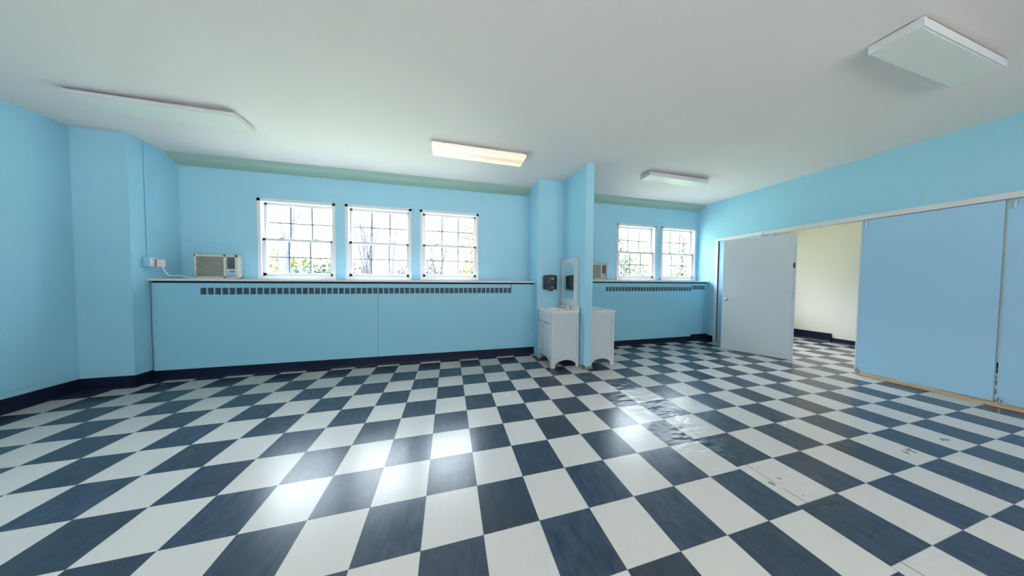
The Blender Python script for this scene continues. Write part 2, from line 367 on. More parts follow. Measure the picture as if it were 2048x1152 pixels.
# ---------------------------------------------------------------- the setting
ORG = (0, 0, 0)
f = MB().box(XL-0.2, XH+0.2, YB-0.2, YW+0.2, -0.12, 0.0).build('floor', 'floor', origin=ORG)
struct(f, 'black and white checkered vinyl tile floor', 'floor')
mb = MB(); mb.prism([(XL-0.2, zc(XL-0.2)), (XR+0.06, zc(XR+0.06)), (XR+0.06, 3.4), (XL-0.2, 3.4)], 'y', YB-0.2, YW+0.2)
struct(mb.build('ceiling', 'ceil', origin=ORG), 'pale plaster ceiling of the checkered-floor room', 'ceiling')
mb = MB().box(XR+0.06, XH+0.2, YB-0.2, YW+0.2, 2.9, 3.4)
struct(mb.build('ceiling', 'ceil', origin=ORG), 'ceiling of the cream room beyond the opening', 'ceiling')
mb = MB().box(XL-0.2, XL, YB-0.2, YW+0.2, 0, 3.35); struct(mb.build('wall_left', 'blue', origin=ORG), 'turquoise block wall at the left', 'wall')
mb = MB(); wall_xz(mb, XL, XR, YW, YW+0.2, 0, 3.35, WIN); struct(mb.build('wall_front', 'blue', origin=ORG), 'turquoise wall that holds the five windows', 'wall')
mb = MB(); wall_xz(mb, XR, XH, YW, YW+0.2, 0, 3.35, ADDED_HALLWIN); struct(mb.build('wall_front', 'cream', origin=ORG), 'cream outer wall of the next room', 'wall')
mb = MB(); wall_xz(mb, XL, XH, YB-0.2, YB, 0, 3.35, ADDED_BACKWIN); struct(mb.build('wall_back', 'cream', origin=ORG), 'cream wall behind the camera', 'wall')  # unseen: openings added for fill, cream chosen to cut the blue cast
mb = MB().box(XH, XH+0.2, YB-0.2, YW+0.2, 0, 3.35); struct(mb.build('wall_right', 'cream', origin=ORG), 'cream wall seen through the opening', 'wall')
# right wall: solid beside the windows, header above the opening, solid again behind the camera
OY1, OY0, OZ = 1.245, -3.40, 2.205
mb = MB().box(XR, XR+0.12, OY1, YW, 0, 3.35).box(XR, XR+0.12, OY0, OY1, OZ, 3.35).box(XR, XR+0.12, YB, OY0, 0, 3.35)
bmesh.ops.remove_doubles(mb.bm, verts=mb.bm.verts, dist=1e-5)
struct(mb.build('wall_right', 'blue', origin=ORG), 'turquoise wall with the long opening for folding panels', 'wall')
# pilasters and dividing stub wall
mb = MB().box(XL, -3.80, PIL_Y, YW, 0, 3.35, 0); struct(mb.build('wall_left', 'blue', origin=ORG), 'turquoise pilaster in the left corner', 'wall')
mb = MB().box(1.298, PX0, PIL_Y, YW, 0, 3.35); struct(mb.build('wall_center', 'blue', origin=ORG), 'turquoise pilaster behind the towel dispenser', 'wall')
mb = MB().box(PX0, PX1, PY, YW, 0, 3.35, 0.006); struct(mb.build('wall_center', 'blue', origin=ORG), 'turquoise stub wall dividing the two window bays', 'wall')
# crumbled plaster foot of the stub wall
mb = MB(); rr = random.Random(3); pts = []
for k in range(13): pts.append((PX0-0.008+k/12*(PX1-PX0+0.016), 0.0))
top = [(p[0], 0.018+0.035*abs(math.sin(k*2.1))*rr.random()+ (0.02 if k < 3 or k > 10 else 0)) for k, p in enumerate(pts)]
mb.prism(pts+top[::-1], 'y', PY-0.008, PY+0.04)
mb.prism([(PY-0.008, 0), (PY+0.16, 0), (PY+0.15, 0.02), (PY+0.08, 0.045), (PY-0.008, 0.06)], 'x', PX0-0.009, PX0+0.01)
struct(mb.build('trim_6', 'plaster', origin=ORG), 'crumbled grey plaster at the foot of the stub wall', 'plaster')
# sloped coves between ceiling and window wall
def cove(n, x0, x1, dz=0):
    z0, z1 = zc(x0), zc(x1); mb = MB(); t = mb.bm
    prof = [(1.535, 0.0), (1.56, -0.045), (1.60, -0.075), (1.655, -0.098), (YW+0.01, -0.118), (YW+0.01, 0.05)]
    A = [t.verts.new((x0, y, z0+z+(0.02 if i == 0 else 0))) for i, (y, z) in enumerate(prof)]; B = [t.verts.new((x1, y, z1+z+(0.02 if i == 0 else 0))) for i, (y, z) in enumerate(prof)]
    t.faces.new(A); t.faces.new(B[::-1])
    for i in range(len(prof)): t.faces.new((A[i], B[i], B[(i+1) % len(prof)], A[(i+1) % len(prof)]))
    bmesh.ops.recalc_face_normals(t, faces=t.faces)
    struct(mb.build(n, 'cove', origin=ORG), 'pale green cove above the windows', 'trim')
cove('trim_1', -3.80, 1.298); cove('trim_2', PX1, XR)
# black vinyl baseboards
BH = 0.145
def base(n, pts, h=BH, th=0.012, lab='black vinyl baseboard'):
    """pts: polyline on the floor, the board grows to the left of its direction"""
    for i, (p, q) in enumerate(zip(pts, pts[1:])):
        p, q = Vector(p), Vector(q); d = (q-p).normalized(); nrm = Vector((-d.y, d.x))*th
        a, b, c, e = p, q, q+nrm, p+nrm
        mb = MB(); t = mb.bm; prof = [(0, 0), (1.9, 0), (1.25, 0.012), (1.0, 0.03), (1.0, h-0.01), (0.6, h), (0, h)]
        A = [t.verts.new((*(p+nrm*k), z)) for k, z in prof]; B = [t.verts.new((*(q+nrm*k), z)) for k, z in prof]
        t.faces.new(A); t.faces.new(B[::-1])
        for j in range(len(prof)): t.faces.new((A[j], B[j], B[(j+1) % len(prof)], A[(j+1) % len(prof)]))
        bmesh.ops.recalc_face_normals(t, faces=t.faces)
        struct(mb.build(n, 'base', origin=ORG), lab, 'baseboard')
base('baseboard_left', [(XL, PIL_Y), (XL, YB)], lab='black vinyl baseboard along the left wall')
base('baseboard_left', [(-3.80, PIL_Y), (XL, PIL_Y)], lab='black vinyl baseboard on the corner pilaster')
base('baseboard_left', [(-3.80, YCAB_L), (-3.80, PIL_Y-0.012)], lab='black vinyl baseboard on the short pilaster side')
base('baseboard_front', [(1.298, YCAB_L), (-3.788, YCAB_L)], 0.13, lab='black baseboard under the left radiator cover')
base('baseboard_front', [(5.04, YCAB_R), (PX1, YCAB_R)], 0.105, lab='black baseboard under the right radiator cover')
base('baseboard_front', [(XR, YCAB_R), (5.04, YCAB_R)], 0.145, 0.02, lab='taller piece of black baseboard by the door frame')
base('baseboard_right', [(XH, 0.64), (XH, YW)], 0.19, 0.03, lab='tall black baseboard on the cream wall')
base('baseboard_right', [(XH, YB), (XH, 0.64)], 0.10, lab='low black baseboard on the cream wall')
base('baseboard_right', [(XR, OY1+0.02), (XR, YCAB_R)][::-1] if False else [(XR, YCAB_R-0.02), (XR, OY1+0.07)][::-1], 0.12, lab='stub of black baseboard beside the door frame')

# ---------------------------------------------------------------- windows
def window(n, x0, x1, z0, z1, label, y=YW, inward=-1, cat='window'):
    """double hung vinyl window: casing frame, upper sash (outer), lower sash (inner)"""
    s = inward; t = thing('window_%d' % n, label, cat, ((x0+x1)/2, y, z0)); t['kind'] = 'structure'
    def B(mb, a, b, c, d, e, f_, bev=0.0):
        ya, yb = y - s*c, y - s*d
        return mb.box(a, b, min(ya, yb), max(ya, yb), e, f_, bev)
    fw = 0.045; mb = MB()
    B(mb, x0, x0+fw, -0.018, 0.15, z0, z1, 0.003); B(mb, x1-fw, x1, -0.018, 0.15, z0, z1, 0.003)
    B(mb, x0, x1, -0.018, 0.15, z1-fw, z1, 0.003); B(mb, x0, x1, -0.022, 0.16, z0, z0+0.055, 0.003)
    mb.build('window_frame', 'vinyl', t)
    zm = z0 + (z1-z0)*0.497
    def sash(name, d0, d1, za, zb, st, top, bot):
        mb = MB(); a, b = x0+fw, x1-fw
        B(mb, a, a+st, d0, d1, za, zb, 0.003); B(mb, b-st, b, d0, d1, za, zb, 0.003)
        B(mb, a, b, d0, d1, zb-top, zb, 0.003); B(mb, a, b, d0, d1, za, za+bot, 0.003)
        sh = mb.build(name, 'vinyl', t)
        gx0, gx1, gz0, gz1 = a+st, b-st, za+bot, zb-top; dm = (d0+d1)/2
        mb = MB(); B(mb, gx0-0.005, gx1+0.005, dm-0.002, dm+0.002, gz0-0.005, gz1+0.005); mb.build('pane', 'glass', sh)
        mb = MB()
        for k in (1, 2):
            xx = gx0+(gx1-gx0)*k/3; B(mb, xx-0.009, xx+0.009, dm+0.004, dm+0.012, gz0, gz1)
        zz = (gz0+gz1)/2; B(mb, gx0, gx1, dm+0.004, dm+0.012, zz-0.008, zz+0.008)
        mb.build('grille', 'muntin', sh)
        return sh
    sash('upper_sash', 0.07, 0.11, zm-0.02, z1-fw, 0.035, 0.035, 0.035)
    lo = sash('lower_sash', 0.015, 0.055, z0+0.055, zm+0.022, 0.042, 0.040, 0.045)
    mb = MB()
    for k in (0.28, 0.72):
        xx = x0+(x1-x0)*k; B(mb, xx-0.035, xx+0.035, 0.018, 0.05, zm+0.022, zm+0.034, 0.004); B(mb, xx-0.012, xx+0.03, 0.012, 0.03, zm+0.034, zm+0.042, 0.003)
    mb.build('sash_lock', 'vinyl', lo)
    return t
wl = ['leftmost of three windows, beside the cream air conditioner', 'middle window of the three in the left bay', 'rightmost of three windows in the left bay, nearest the towel dispenser',
      'left window of the pair behind the stub wall', 'right window of the pair, in the far right corner']
for k, (a, b, c, d) in enumerate(WIN): window(k+1, a, b, c, d, 'white double-hung ' + wl[k])

# ---------------------------------------------------------------- radiator covers and ledges
def cover(x0, x1, yc, zt, vx0, vx1, vz0, vz1, pitch, seams, label, steps=None):
    t = thing('radiator_cover', label, 'radiator cover', ((x0+x1)/2, yc, 0))
    zs = zt-0.012
    # solid front with a slot row
    mb = MB(); zt_ = zt-0.058
    segs = steps or [(vx0, vx1, vz0, vz1)]
    xs = [x0] + [v for s_ in segs for v in s_[:2]] + [x1]
    lo = min(s_[2] for s_ in segs); 
    mb.box(x0, x1, yc, yc+0.02, 0, lo)
    for (a, b, c, d) in segs:
        if c > lo: mb.box(a, b, yc, yc+0.02, lo, c)
        mb.box(a, b, yc, yc+0.02, d, zt_)
        n = max(1, round((b-a)/pitch)); p = (b-a)/n
        for k in range(n): mb.box(a+k*p, a+k*p+0.012, yc, yc+0.02, c, d)
        mb.box(b-0.001, b+0.012, yc, yc+0.02, c, d)
    mb.box(x0, segs[0][0], yc, yc+0.02, lo, zt_); mb.box(segs[-1][1]+0.01, x1, yc, yc+0.02, lo, zt_)
    fr = mb.build('front_panel', 'bluepanel', t)
    mb = MB()
    for (a, b, c, d) in segs:
        for k in range(4):
            z = c+(d-c)*(k+0.5)/4; mb.box(a, b, yc+0.006, yc+0.016, z-0.006, z+0.006)
    mb.build('vent_fins', 'vfin', t)
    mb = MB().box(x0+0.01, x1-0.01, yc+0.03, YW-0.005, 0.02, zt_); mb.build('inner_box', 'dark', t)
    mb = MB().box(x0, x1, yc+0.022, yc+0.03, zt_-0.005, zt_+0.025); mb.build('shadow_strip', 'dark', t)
    for sx in seams:
        mb = MB().box(sx-0.002, sx+0.002, yc-0.0015, yc+0.001, 0.13, zt_); mb.build('seam', 'vfin', t)
    return t
LZ, RZ = 1.305, 1.338
cl = cover(-3.795, 1.296, YCAB_L, LZ, -3.327, 0.875, 1.095, 1.185, 0.0744, [-1.225], 'long turquoise radiator cover under the three left windows')
cr_ = cover(PX1+0.003, XR-0.012, YCAB_R, RZ, 2.84, 5.04, 1.115, 1.205, 0.0744, [5.41], 'shorter turquoise radiator cover under the right pair of windows', steps=[(2.84, 5.03, 1.115, 1.20), (5.045, 5.41, 1.145, 1.235)])
# small access door with its knob low on the left cover
mb = MB().box(-3.72, -3.53, YCAB_L-0.0015, YCAB_L+0.001, 0.585, 0.70, 0.0007)
ac = mb.build('access_door', 'bluepanel', cl)
mb = MB().cyl((-3.61, YCAB_L+0.002, 0.645), (-3.61, YCAB_L-0.010, 0.645), 0.011); mb.build('knob', 'bluepanel', ac, smooth=True)
mb = MB().box(-3.797, 1.297, YCAB_L-0.03, YW-0.001, LZ-0.032, LZ-0.005, 0.004)
tag(mb.build('window_ledge', 'trimw'), 'long pale ledge under the three left windows', 'ledge')
mb = MB().box(PX1+0.002, 5.495, YCAB_R-0.03, YW-0.001, RZ-0.032, RZ-0.005, 0.004)
tag(mb.build('window_ledge', 'trimw'), 'pale ledge under the right pair of windows', 'ledge')
LT, RTZ = LZ-0.005, RZ-0.005

# ---------------------------------------------------------------- air conditioners
def aircon(x0, z0, label, wdt=0.487, h=0.345):
    yf = 1.60; x1 = x0+wdt; z1 = z0+h; t = thing('air_conditioner', label, 'air conditioner', ((x0+x1)/2, 1.65, z0), 'window air conditioners on the ledges')
    mb = MB().box(x0+0.008, x1-0.004, yf+0.055, YW-0.001, z0+0.006, z1-0.006, 0.004); mb.build('metal_case', 'acside', t)
    gx1 = x0+wdt*0.655; px0 = x0+wdt*0.72; px1 = x0+wdt*0.925; zt = z1-0.045; zb = z0+0.045; zm = z0+h*0.40
    mb = MB()     # front bezel as bars round two recesses
    mb.box(x0, x0+0.022, yf, yf+0.06, z0, z1, 0.004).box(gx1, px0, yf, yf+0.06, z0, z1, 0.004).box(px1, x1, yf, yf+0.06, z0, z1, 0.004)
    mb.box(x0, x1, yf, yf+0.06, z1-0.035, z1, 0.004).box(x0, x1, yf, yf+0.06, z0, zb-0.005, 0.004)
    mb.box(px0, px1, yf+0.001, yf+0.05, zm-0.012, zm+0.004, 0.002); mb.build('front_bezel', 'acbody', t)
    mb = MB(); n = 13
    for k in range(n):
        z = zb+(z1-0.04-zb)*(k+0.5)/n
        mb.prism([(yf+0.002, z-0.004), (yf+0.022, z+0.006), (yf+0.024, z+0.003), (yf+0.005, z-0.008)], 'x', x0+0.022, gx1)
    mb.build('intake_louvers', 'acbody', t)
    mb = MB().box(x0+0.02, gx1, yf+0.035, yf+0.055, zb-0.005, z1-0.035); mb.build('filter', 'filt', t)
    mb = MB().box(px0, px1, yf+0.03, yf+0.055, zm, z1-0.035); mb.build('outlet_cavity', 'acdark', t)
    mb = MB()
    for k in range(8):
        z = zm+(z1-0.04-zm)*(k+0.5)/8; mb.box(px0, px1, yf+0.006, yf+0.022, z-0.0018, z+0.0018)
    mb.build('outlet_louvers', 'acbody', t)
    mb = MB().box(px0+0.002, px1-0.002, yf+0.006, yf+0.05, zb-0.005, zm-0.012); cp = mb.build('control_panel', 'ctrl', t)
    mb = MB().box(px0+0.035, px1-0.006, yf+0.003, yf+0.008, zm-0.042, zm-0.022); mb.build('display', 'display', cp)
    mb = MB().box(px0+0.006, px1-0.004, yf+0.003, yf+0.007, zb+0.002, zb+0.008); mb.build('button_strip', 'muntin', cp)
    mb = MB().box(x0+0.04, x0+0.07, yf+0.015, yf+0.04, z1-0.002, z1+0.006, 0.001); mb.build('top_clip', 'acdark', t)
    return t
ac1 = aircon(-3.580, LT, 'cream window air conditioner on the left ledge, near the outlet box')
ac2 = aircon(2.515, RTZ, 'cream air conditioner partly hidden behind the stub wall')

# ---------------------------------------------------------------- outlet box, conduit, cords
t = thing('outlet_box', 'surface outlet box with plug on the corner pilaster side', 'outlet', (-3.80, 1.31, 1.44))
MB().box(-3.80, -3.735, 1.262, 1.362, 1.445, 1.562, 0.004).build('box', 'bluepanel', t)
MB().box(-3.735, -3.729, 1.266, 1.358, 1.452, 1.558, 0.002).build('cover_plate', 'plate', t)
for z in (1.478, 1.532):
    o = MB().cyl((-3.73, 1.300, z), (-3.7265, 1.300, z), 0.019, n=20).build('socket', 'plate', t, smooth=True)
    MB().box(-3.7267, -3.7258, 1.292, 1.295, z-0.004, z+0.006).box(-3.7267, -3.7258, 1.304, 1.307, z-0.004, z+0.006).build('slot', 'charcoal2', o)
pl = MB().box(-3.727, -3.665, 1.322, 1.362, 1.447, 1.540, 0.006).build('plug', 'plate', t)
MB().box(-3.729, -3.722, 1.317, 1.366, 1.45, 1.545, 0.001).build('plug_face', 'maroon', pl)
tag(MB().cyl((-3.792, 1.315, 1.560), (-3.792, 1.315, zc(-3.8)+0.004), 0.008, n=12).cyl((-3.790, 1.315, 1.555), (-3.790, 1.315, 1.580), 0.013, n=12).build('conduit', 'bluepanel', smooth=True), 'thin painted conduit running up the pilaster to the ceiling', 'conduit')
def smooth_path(pts, n=6):
    P_ = [Vector(p) for p in pts]; out = []
    for i in range(len(P_)-1):
        a = P_[max(i-1, 0)]; b = P_[i]; c = P_[i+1]; d = P_[min(i+2, len(P_)-1)]
        for k in range(n):
            s = k/n; out.append(0.5*((2*b)+(c-a)*s+(2*a-5*b+4*c-d)*s*s+(3*b-a-3*c+d)*s**3))
    out.append(P_[-1]); return out
ce = smooth_path([(-3.68, 1.342, 1.45), (-3.665, 1.345, 1.40), (-3.64, 1.36, 1.345), (-3.60, 1.37, 1.338), (-3.55, 1.385, 1.341), (-3.48, 1.40, 1.318), (-3.42, 1.42, LT+0.006), (-3.3, 1.50, LT+0.005), (-3.18, 1.53, LT+0.006), (-3.10, 1.55, LT+0.012), (-3.062, 1.57, LT+0.035), (-3.060, 1.60, LT+0.060), (-3.10, 1.62, LT+0.070)])
MB().tube(ce, 0.0052, 8).build('power_cord', 'cord', ac1, smooth=True)
ce = smooth_path([(2.72, 1.585, RTZ+0.03), (2.75, 1.55, RTZ+0.045), (2.85, 1.53, RTZ+0.025), (2.95, 1.52, RTZ+0.007), (3.05, 1.53, RTZ+0.006), (3.12, 1.55, RTZ+0.006)])
MB().tube(ce, 0.006, 8).build('power_cord', 'cord', ac2, smooth=True)
# loose dark wire hanging down the left end of the cover
wr = smooth_path([(-3.785, YCAB_L-0.012, 1.27), (-3.783, YCAB_L-0.014, 1.0), (-3.790, YCAB_L-0.012, 0.7), (-3.783, YCAB_L-0.014, 0.4), (-3.785, YCAB_L-0.012, 0.15)])
tag(MB().tube(wr, 0.0035, 8).build('wire', 'vfin', smooth=True), 'thin dark wire running down the left end of the radiator cover', 'wire')

# ---------------------------------------------------------------- vanities
def arch_bottom(u0, u1, leg, z_leg, rise, n=14):
    """apron outline with an arched cutout, as (u, z) points"""
    pts = [(u0, 0), (u0+leg, 0), (u0+leg, z_leg)]
    for k in range(1, n):
        a = k/n; u = u0+leg+(u1-u0-2*leg)*a; pts.append((u, z_leg+rise*math.sin(math.pi*a)**0.6))
    pts += [(u1-leg, z_leg), (u1-leg, 0), (u1, 0)]
    return pts
def vanity(x0, x1, y0, y1, front, label):
    """front = -1: doors face -X ; +1: doors face +X"""
    H = 0.832; t = thing('vanity_cabinet', label, 'vanity', ((x0+x1)/2, (y0+y1)/2, 0)); th = 0.018
    sx0, sx1 = (x0+th, x1) if front < 0 else (x0, x1-th)
    def panel_side(y, s):     # framed side panel in XZ plane, outer face at y, normal s
        mb = MB(); ya, yb = y, y-s*th; lo, hi = min(ya, yb), max(ya, yb)
        ap = arch_bottom(sx0, sx1, 0.045, 0.05, 0.065); mb.prism(ap+[(sx1, 0.165), (sx0, 0.165)], 'y', lo, hi)
        mb.box(sx0, sx0+0.03, lo, hi, 0.165, H).box(sx1-0.03, sx1, lo, hi, 0.165, H).box(sx0+0.03, sx1-0.03, lo, hi, H-0.075, H)
        o = mb.build('side_panel', 'vanity', t)
        mb = MB(); yi = y-s*0.014; mb.box(sx0+0.025, sx1-0.025, min(yi, yi-s*0.008), max(yi, yi-s*0.008), 0.16, H-0.07); mb.build('recessed_panel', 'vanity', o)
    panel_side(y0, -1); panel_side(y1, 1)
    xf = x0 if front < 0 else x1; s = front
    def X(a, b): p, q = xf+s*a, xf+s*b; return min(p, q), max(p, q)
    # face frame
    mb = MB(); a, b = X(-th, 0)
    mb.prism(arch_bottom(y0, y1, 0.055, 0.06, 0.065)+[(y1, 0.165), (y0, 0.165)], 'x', a, b)
    mb.box(a, b, y0, y0+0.04, 0.165, H).box(a, b, y1-0.04, y1, 0.165, H).box(a, b, y0+0.04, y1-0.04, H-0.03, H).box(a, b, y0+0.04, y1-0.04, 0.655, 0.675)
    mb.build('face_frame', 'vanity', t)
    a, b = X(-0.004, 0.012); d0, d1 = y0+0.038, y1-0.038; ym = (y0+y1)/2
    mb = MB().box(a, b, d0, d1, 0.672, H-0.028, 0.002); o = mb.build('drawer_front', 'vanity', t)
    a2, b2 = X(0.010, 0.017); MB().box(a2, b2, d0, d1, 0.672, 0.69).box(a2, b2, d0, d1, H-0.046, H-0.028).box(a2, b2, d0, d0+0.02, 0.69, H-0.046).box(a2, b2, d1-0.02, d1, 0.69, H-0.046).build('moulding', 'vanity', o)
    for (e0, e1, ky) in ((d0, ym-0.0015, ym-0.028), (ym+0.0015, d1, ym+0.028)):
        mb = MB(); aa, bb = X(0, 0.018); st = 0.05
        mb.box(aa, bb, e0, e0+st, 0.168, 0.652, 0.0015).box(aa, bb, e1-st, e1, 0.168, 0.652, 0.0015).box(aa, bb, e0+st, e1-st, 0.168, 0.168+st, 0.0015).box(aa, bb, e0+st, e1-st, 0.652-st, 0.652, 0.0015)
        aa, bb = X(0, 0.009); mb.box(aa, bb, e0+st-0.004, e1-st+0.004, 0.168+st-0.004, 0.652-st+0.004)
        o = mb.build('door', 'vanity', t)
        xk = xf+s*0.018; MB().cyl((xk, ky, 0.60), (xk+s*0.014, ky, 0.60), 0.005, n=12).sphere((xk+s*0.020, ky, 0.60), 0.012, (0.8, 1, 1)).build('knob', 'steel', o, smooth=True)
    # inner floor, back
    MB().box(x0+th, x1-th, y0+th, y1-th, 0.165, 0.18).build('bottom_shelf', 'vanity', t)
    xb = x1 if front < 0 else x0; a, b = sorted((xb, xb+s*0.012)); MB().box(a, b, y0+th, y1-th, 0.165, H).build('back_panel', 'vanity', t)
    # top with a shallow oval basin
    ov = 0.014; top = MB(); tb = top.bm
    fx0, fx1 = (x0-ov, x1) if front < 0 else (x0, x1+ov); ty0, ty1 = y0-ov, y1+ov; Z = H+0.026
    cx, cy = (x0+x1)/2+s*0.03, ym; n = 40; rx, ry = 0.125, 0.18
    outer = []; ring0 = []
    for k in range(n):
        an = 2*math.pi*k/n; c_, s_ = math.cos(an), math.sin(an)
        hx = (fx1-cx) if c_ > 0 else (cx-fx0); hy = (ty1-cy) if s_ > 0 else (cy-ty0)
        sc = min(hx/max(abs(c_), 1e-6), hy/max(abs(s_), 1e-6)); outer.append(Vector((cx+c_*sc, cy+s_*sc, Z)))
    # snap nearest samples to the four corners
    for C_ in ((fx0, ty0), (fx0, ty1), (fx1, ty0), (fx1, ty1)):
        i = min(range(n), key=lambda i: (outer[i].xy-Vector(C_)).length); outer[i].x, outer[i].y = C_
    Vo = [tb.verts.new(v) for v in outer]; Vd = [tb.verts.new((v.x, v.y, H)) for v in outer]
    prev = Vo
    for fr_, dz in ((1.0, 0), (0.97, -0.008), (0.9, -0.03), (0.7, -0.07), (0.4, -0.095), (0.1, -0.10)):
        ring = [tb.verts.new((cx+rx*fr_*math.cos(2*math.pi*k/n), cy+ry*fr_*math.sin(2*math.pi*k/n), Z+dz)) for k in range(n)]
        for k in range(n): tb.faces.new((prev[k], prev[(k+1) % n], ring[(k+1) % n], ring[k]))
        prev = ring
    tb.faces.new(prev)
    for k in range(n): tb.faces.new((Vo[k], Vd[k], Vd[(k+1) % n], Vo[(k+1) % n]))
    bmesh.ops.recalc_face_normals(tb, faces=tb.faces)
    ct = top.build('countertop', 'stone', t)
    for p in ct.data.polygons: p.use_smooth = False
    a, b = sorted((xb, xb+s*0.018)); MB().box(a, b, y0-ov, y1+ov, Z-0.002, Z+0.066, 0.003).build('backsplash', 'stone', t)
    # faucet: base plate, two clear round handles, low spout
    fxp = xb+s*0.065; f_ = MB().box(fxp-0.024, fxp+0.024, ym-0.08, ym+0.08, Z, Z+0.012, 0.005); fo = f_.build('faucet', 'chrome', t, smooth=True)
    sp_ = smooth_path([(fxp, ym, Z+0.01), (fxp+s*0.005, ym, Z+0.045), (fxp+s*0.045, ym, Z+0.06), (fxp+s*0.10, ym, Z+0.045), (fxp+s*0.105, ym, Z+0.035)])
    MB().tube(sp_, 0.011, 12).build('spout', 'chrome', fo, smooth=True)
    for yy in (ym-0.055, ym+0.055):
        MB().cyl((fxp, yy, Z+0.01), (fxp, yy, Z+0.028), 0.012, n=14).cyl((fxp, yy, Z+0.028), (fxp, yy, Z+0.055), 0.017, 0.023, n=12).sphere((fxp, yy, Z+0.055), 0.022, (1, 1, 0.35)).build('tap_handle', 'plate', fo, smooth=True)
    return t
vanity(1.300, 1.752, 0.565, 1.125, -1, 'white vanity cabinet left of the stub wall, under the mirror')
vanity(PX1+0.004, 2.335, 0.505, 1.065, 1, 'white vanity cabinet right of the stub wall, mostly hidden')

# mirror cabinet with an arched glass
t = thing('mirror_cabinet', 'white framed mirror with arched glass above the vanity', 'mirror', (PX0, 0.88, 0.95))
my0, my1, mz0, mz1, mx = 0.625, 1.135, 0.945, 1.672, 1.722
MB().box(mx+0.012, PX0, my0, my1, mz0, mz1, 0.002).build('cabinet_body', 'vanity', t)
st = 0.062; iy0, iy1, iz0, iz1 = my0+st, my1-st, mz0+0.075, mz1-0.060
def arch(off):
    pts = [(iy0+off, iz0+off), (iy1-off, iz0+off)]; sp_ = 0.065; n = 14
    for k in range(n+1):
        a = k/n; y = iy1-off-(iy1-iy0-2*off)*a; pts.append((y, iz1-off-sp_+sp_*math.sin(math.pi*a)**0.75))
    return pts
mb = MB(); t_ = mb.bm; ins = arch(0); N_ = len(ins)
outp = []
for (y, z) in ins:
    if z <= iz0+1e-4: outp.append((my0 if y < (iy0+iy1)/2 else my1, mz0))
    else: outp.append(None)
n = 14
for k in range(n+1):
    a = k/n
    outp[2+k] = (my1-(my1-my0)*a, mz1)
vi = [t_.verts.new((mx-0.004, y, z)) for y, z in ins]; vo = [t_.verts.new((mx-0.004, y, z)) for y, z in outp]
wi = [t_.verts.new((mx+0.012, y, z)) for y, z in ins]; wo = [t_.verts.new((mx+0.012, y, z)) for y, z in outp]
for i in range(N_):
    j = (i+1) % N_
    for q in ((vi[i], vi[j], vo[j], vo[i]), (wi[i], wo[i], wo[j], wi[j]), (vi[i], wi[i], wi[j], vi[j]), (vo[i], vo[j], wo[j], wo[i])): t_.faces.new(q)
bmesh.ops.recalc_face_normals(t_, faces=t_.faces)
fr_o = mb.build('mirror_frame', 'vanity', t)
mb = MB(); mb.prism(arch(-0.004), 'x', mx+0.004, mx+0.010); mb.build('mirror_glass', 'mirror', t)
mb = MB().box(mx-0.010, PX0, my0-0.01, my1+0.01, mz0-0.018, mz0, 0.003); mb.build('bottom_rail', 'vanity', t)

# paper towel dispenser
t = thing('towel_dispenser', 'charcoal paper towel dispenser on the pilaster beside the mirror', 'dispenser', (1.515, PIL_Y, 1.15))
dx0, dx1, dz0, dz1, dy = 1.385, 1.628, 1.165, 1.412, 1.045
MB().box(dx0+0.004, dx1-0.004, 1.10, PIL_Y, dz0+0.005, dz1-0.012, 0.004).build('back_housing', 'charcoal2', t)
mb = MB(); pr = []; n = 12      # bowed cover: outline in XZ with a crowned top, and a belly towards the room
tb = mb.bm; rows = []
for j in range(9):
    b = j/8; row = []
    for k in range(n+1):
        a = k/n; x = dx0+(dx1-dx0)*a; zt_ = dz1-0.010+0.012*math.sin(math.pi*a); z = dz0+(zt_-dz0)*b
        dep = 0.058*(math.sin(math.pi*min(max(a, 0.0), 1.0))**0.30 if 0 < a < 1 else 0)
        dep *= (1-0.35*(1-b)**2)*(1-0.55*max(0, (b-0.85)/0.15)**2)
        row.append(tb.verts.new((x, 1.10-0.004-dep, z)))
    rows.append(row)
for A, B in zip(rows, rows[1:]):
    for k in range(n): tb.faces.new((A[k], A[k+1], B[k+1], B[k]))
back = [[tb.verts.new((v.co.x, 1.104, v.co.z)) for v in (rows[0])], [tb.verts.new((v.co.x, 1.104, v.co.z)) for v in rows[-1]]]
for k in range(n):
    tb.faces.new((rows[0][k], back[0][k], back[0][k+1], rows[0][k+1])); tb.faces.new((rows[-1][k], rows[-1][k+1], back[1][k+1], back[1][k]))
tb.faces.new([r[0] for r in rows]+[back[1][0], back[0][0]]); tb.faces.new([r[-1] for r in rows]+[back[1][-1], back[0][-1]])
tb.faces.new(back[0]+back[1][::-1])
bmesh.ops.recalc_face_normals(tb, faces=tb.faces)
cv = mb.build('cover', 'charcoal', t, smooth=True)
yl = 1.0365
mb = MB().prism([(1.516, 1.362), (1.535, 1.347), (1.528, 1.347), (1.516, 1.355), (1.504, 1.347), (1.497, 1.347)], 'y', yl-0.0015, yl+0.004).prism([(1.492, 1.342), (1.546, 1.342), (1.546, 1.337), (1.492, 1.337)], 'y', yl-0.0015, yl+0.004)
mb.build('logo', 'print', cv)
mb = MB().box(1.500, 1.540, yl+0.012, yl+0.022, 1.190, 1.194).box(1.510, 1.527, yl+0.011, yl+0.022, 1.199, 1.206)
mb.build('lettering', 'print', cv)
MB().prism([(1.455, 1.166), (1.560, 1.166), (1.535, 1.152), (1.528, 1.140), (1.490, 1.140), (1.482, 1.152)], 'y', 1.055, 1.10, 0.002).build('paper_exit', 'charcoal2', t)

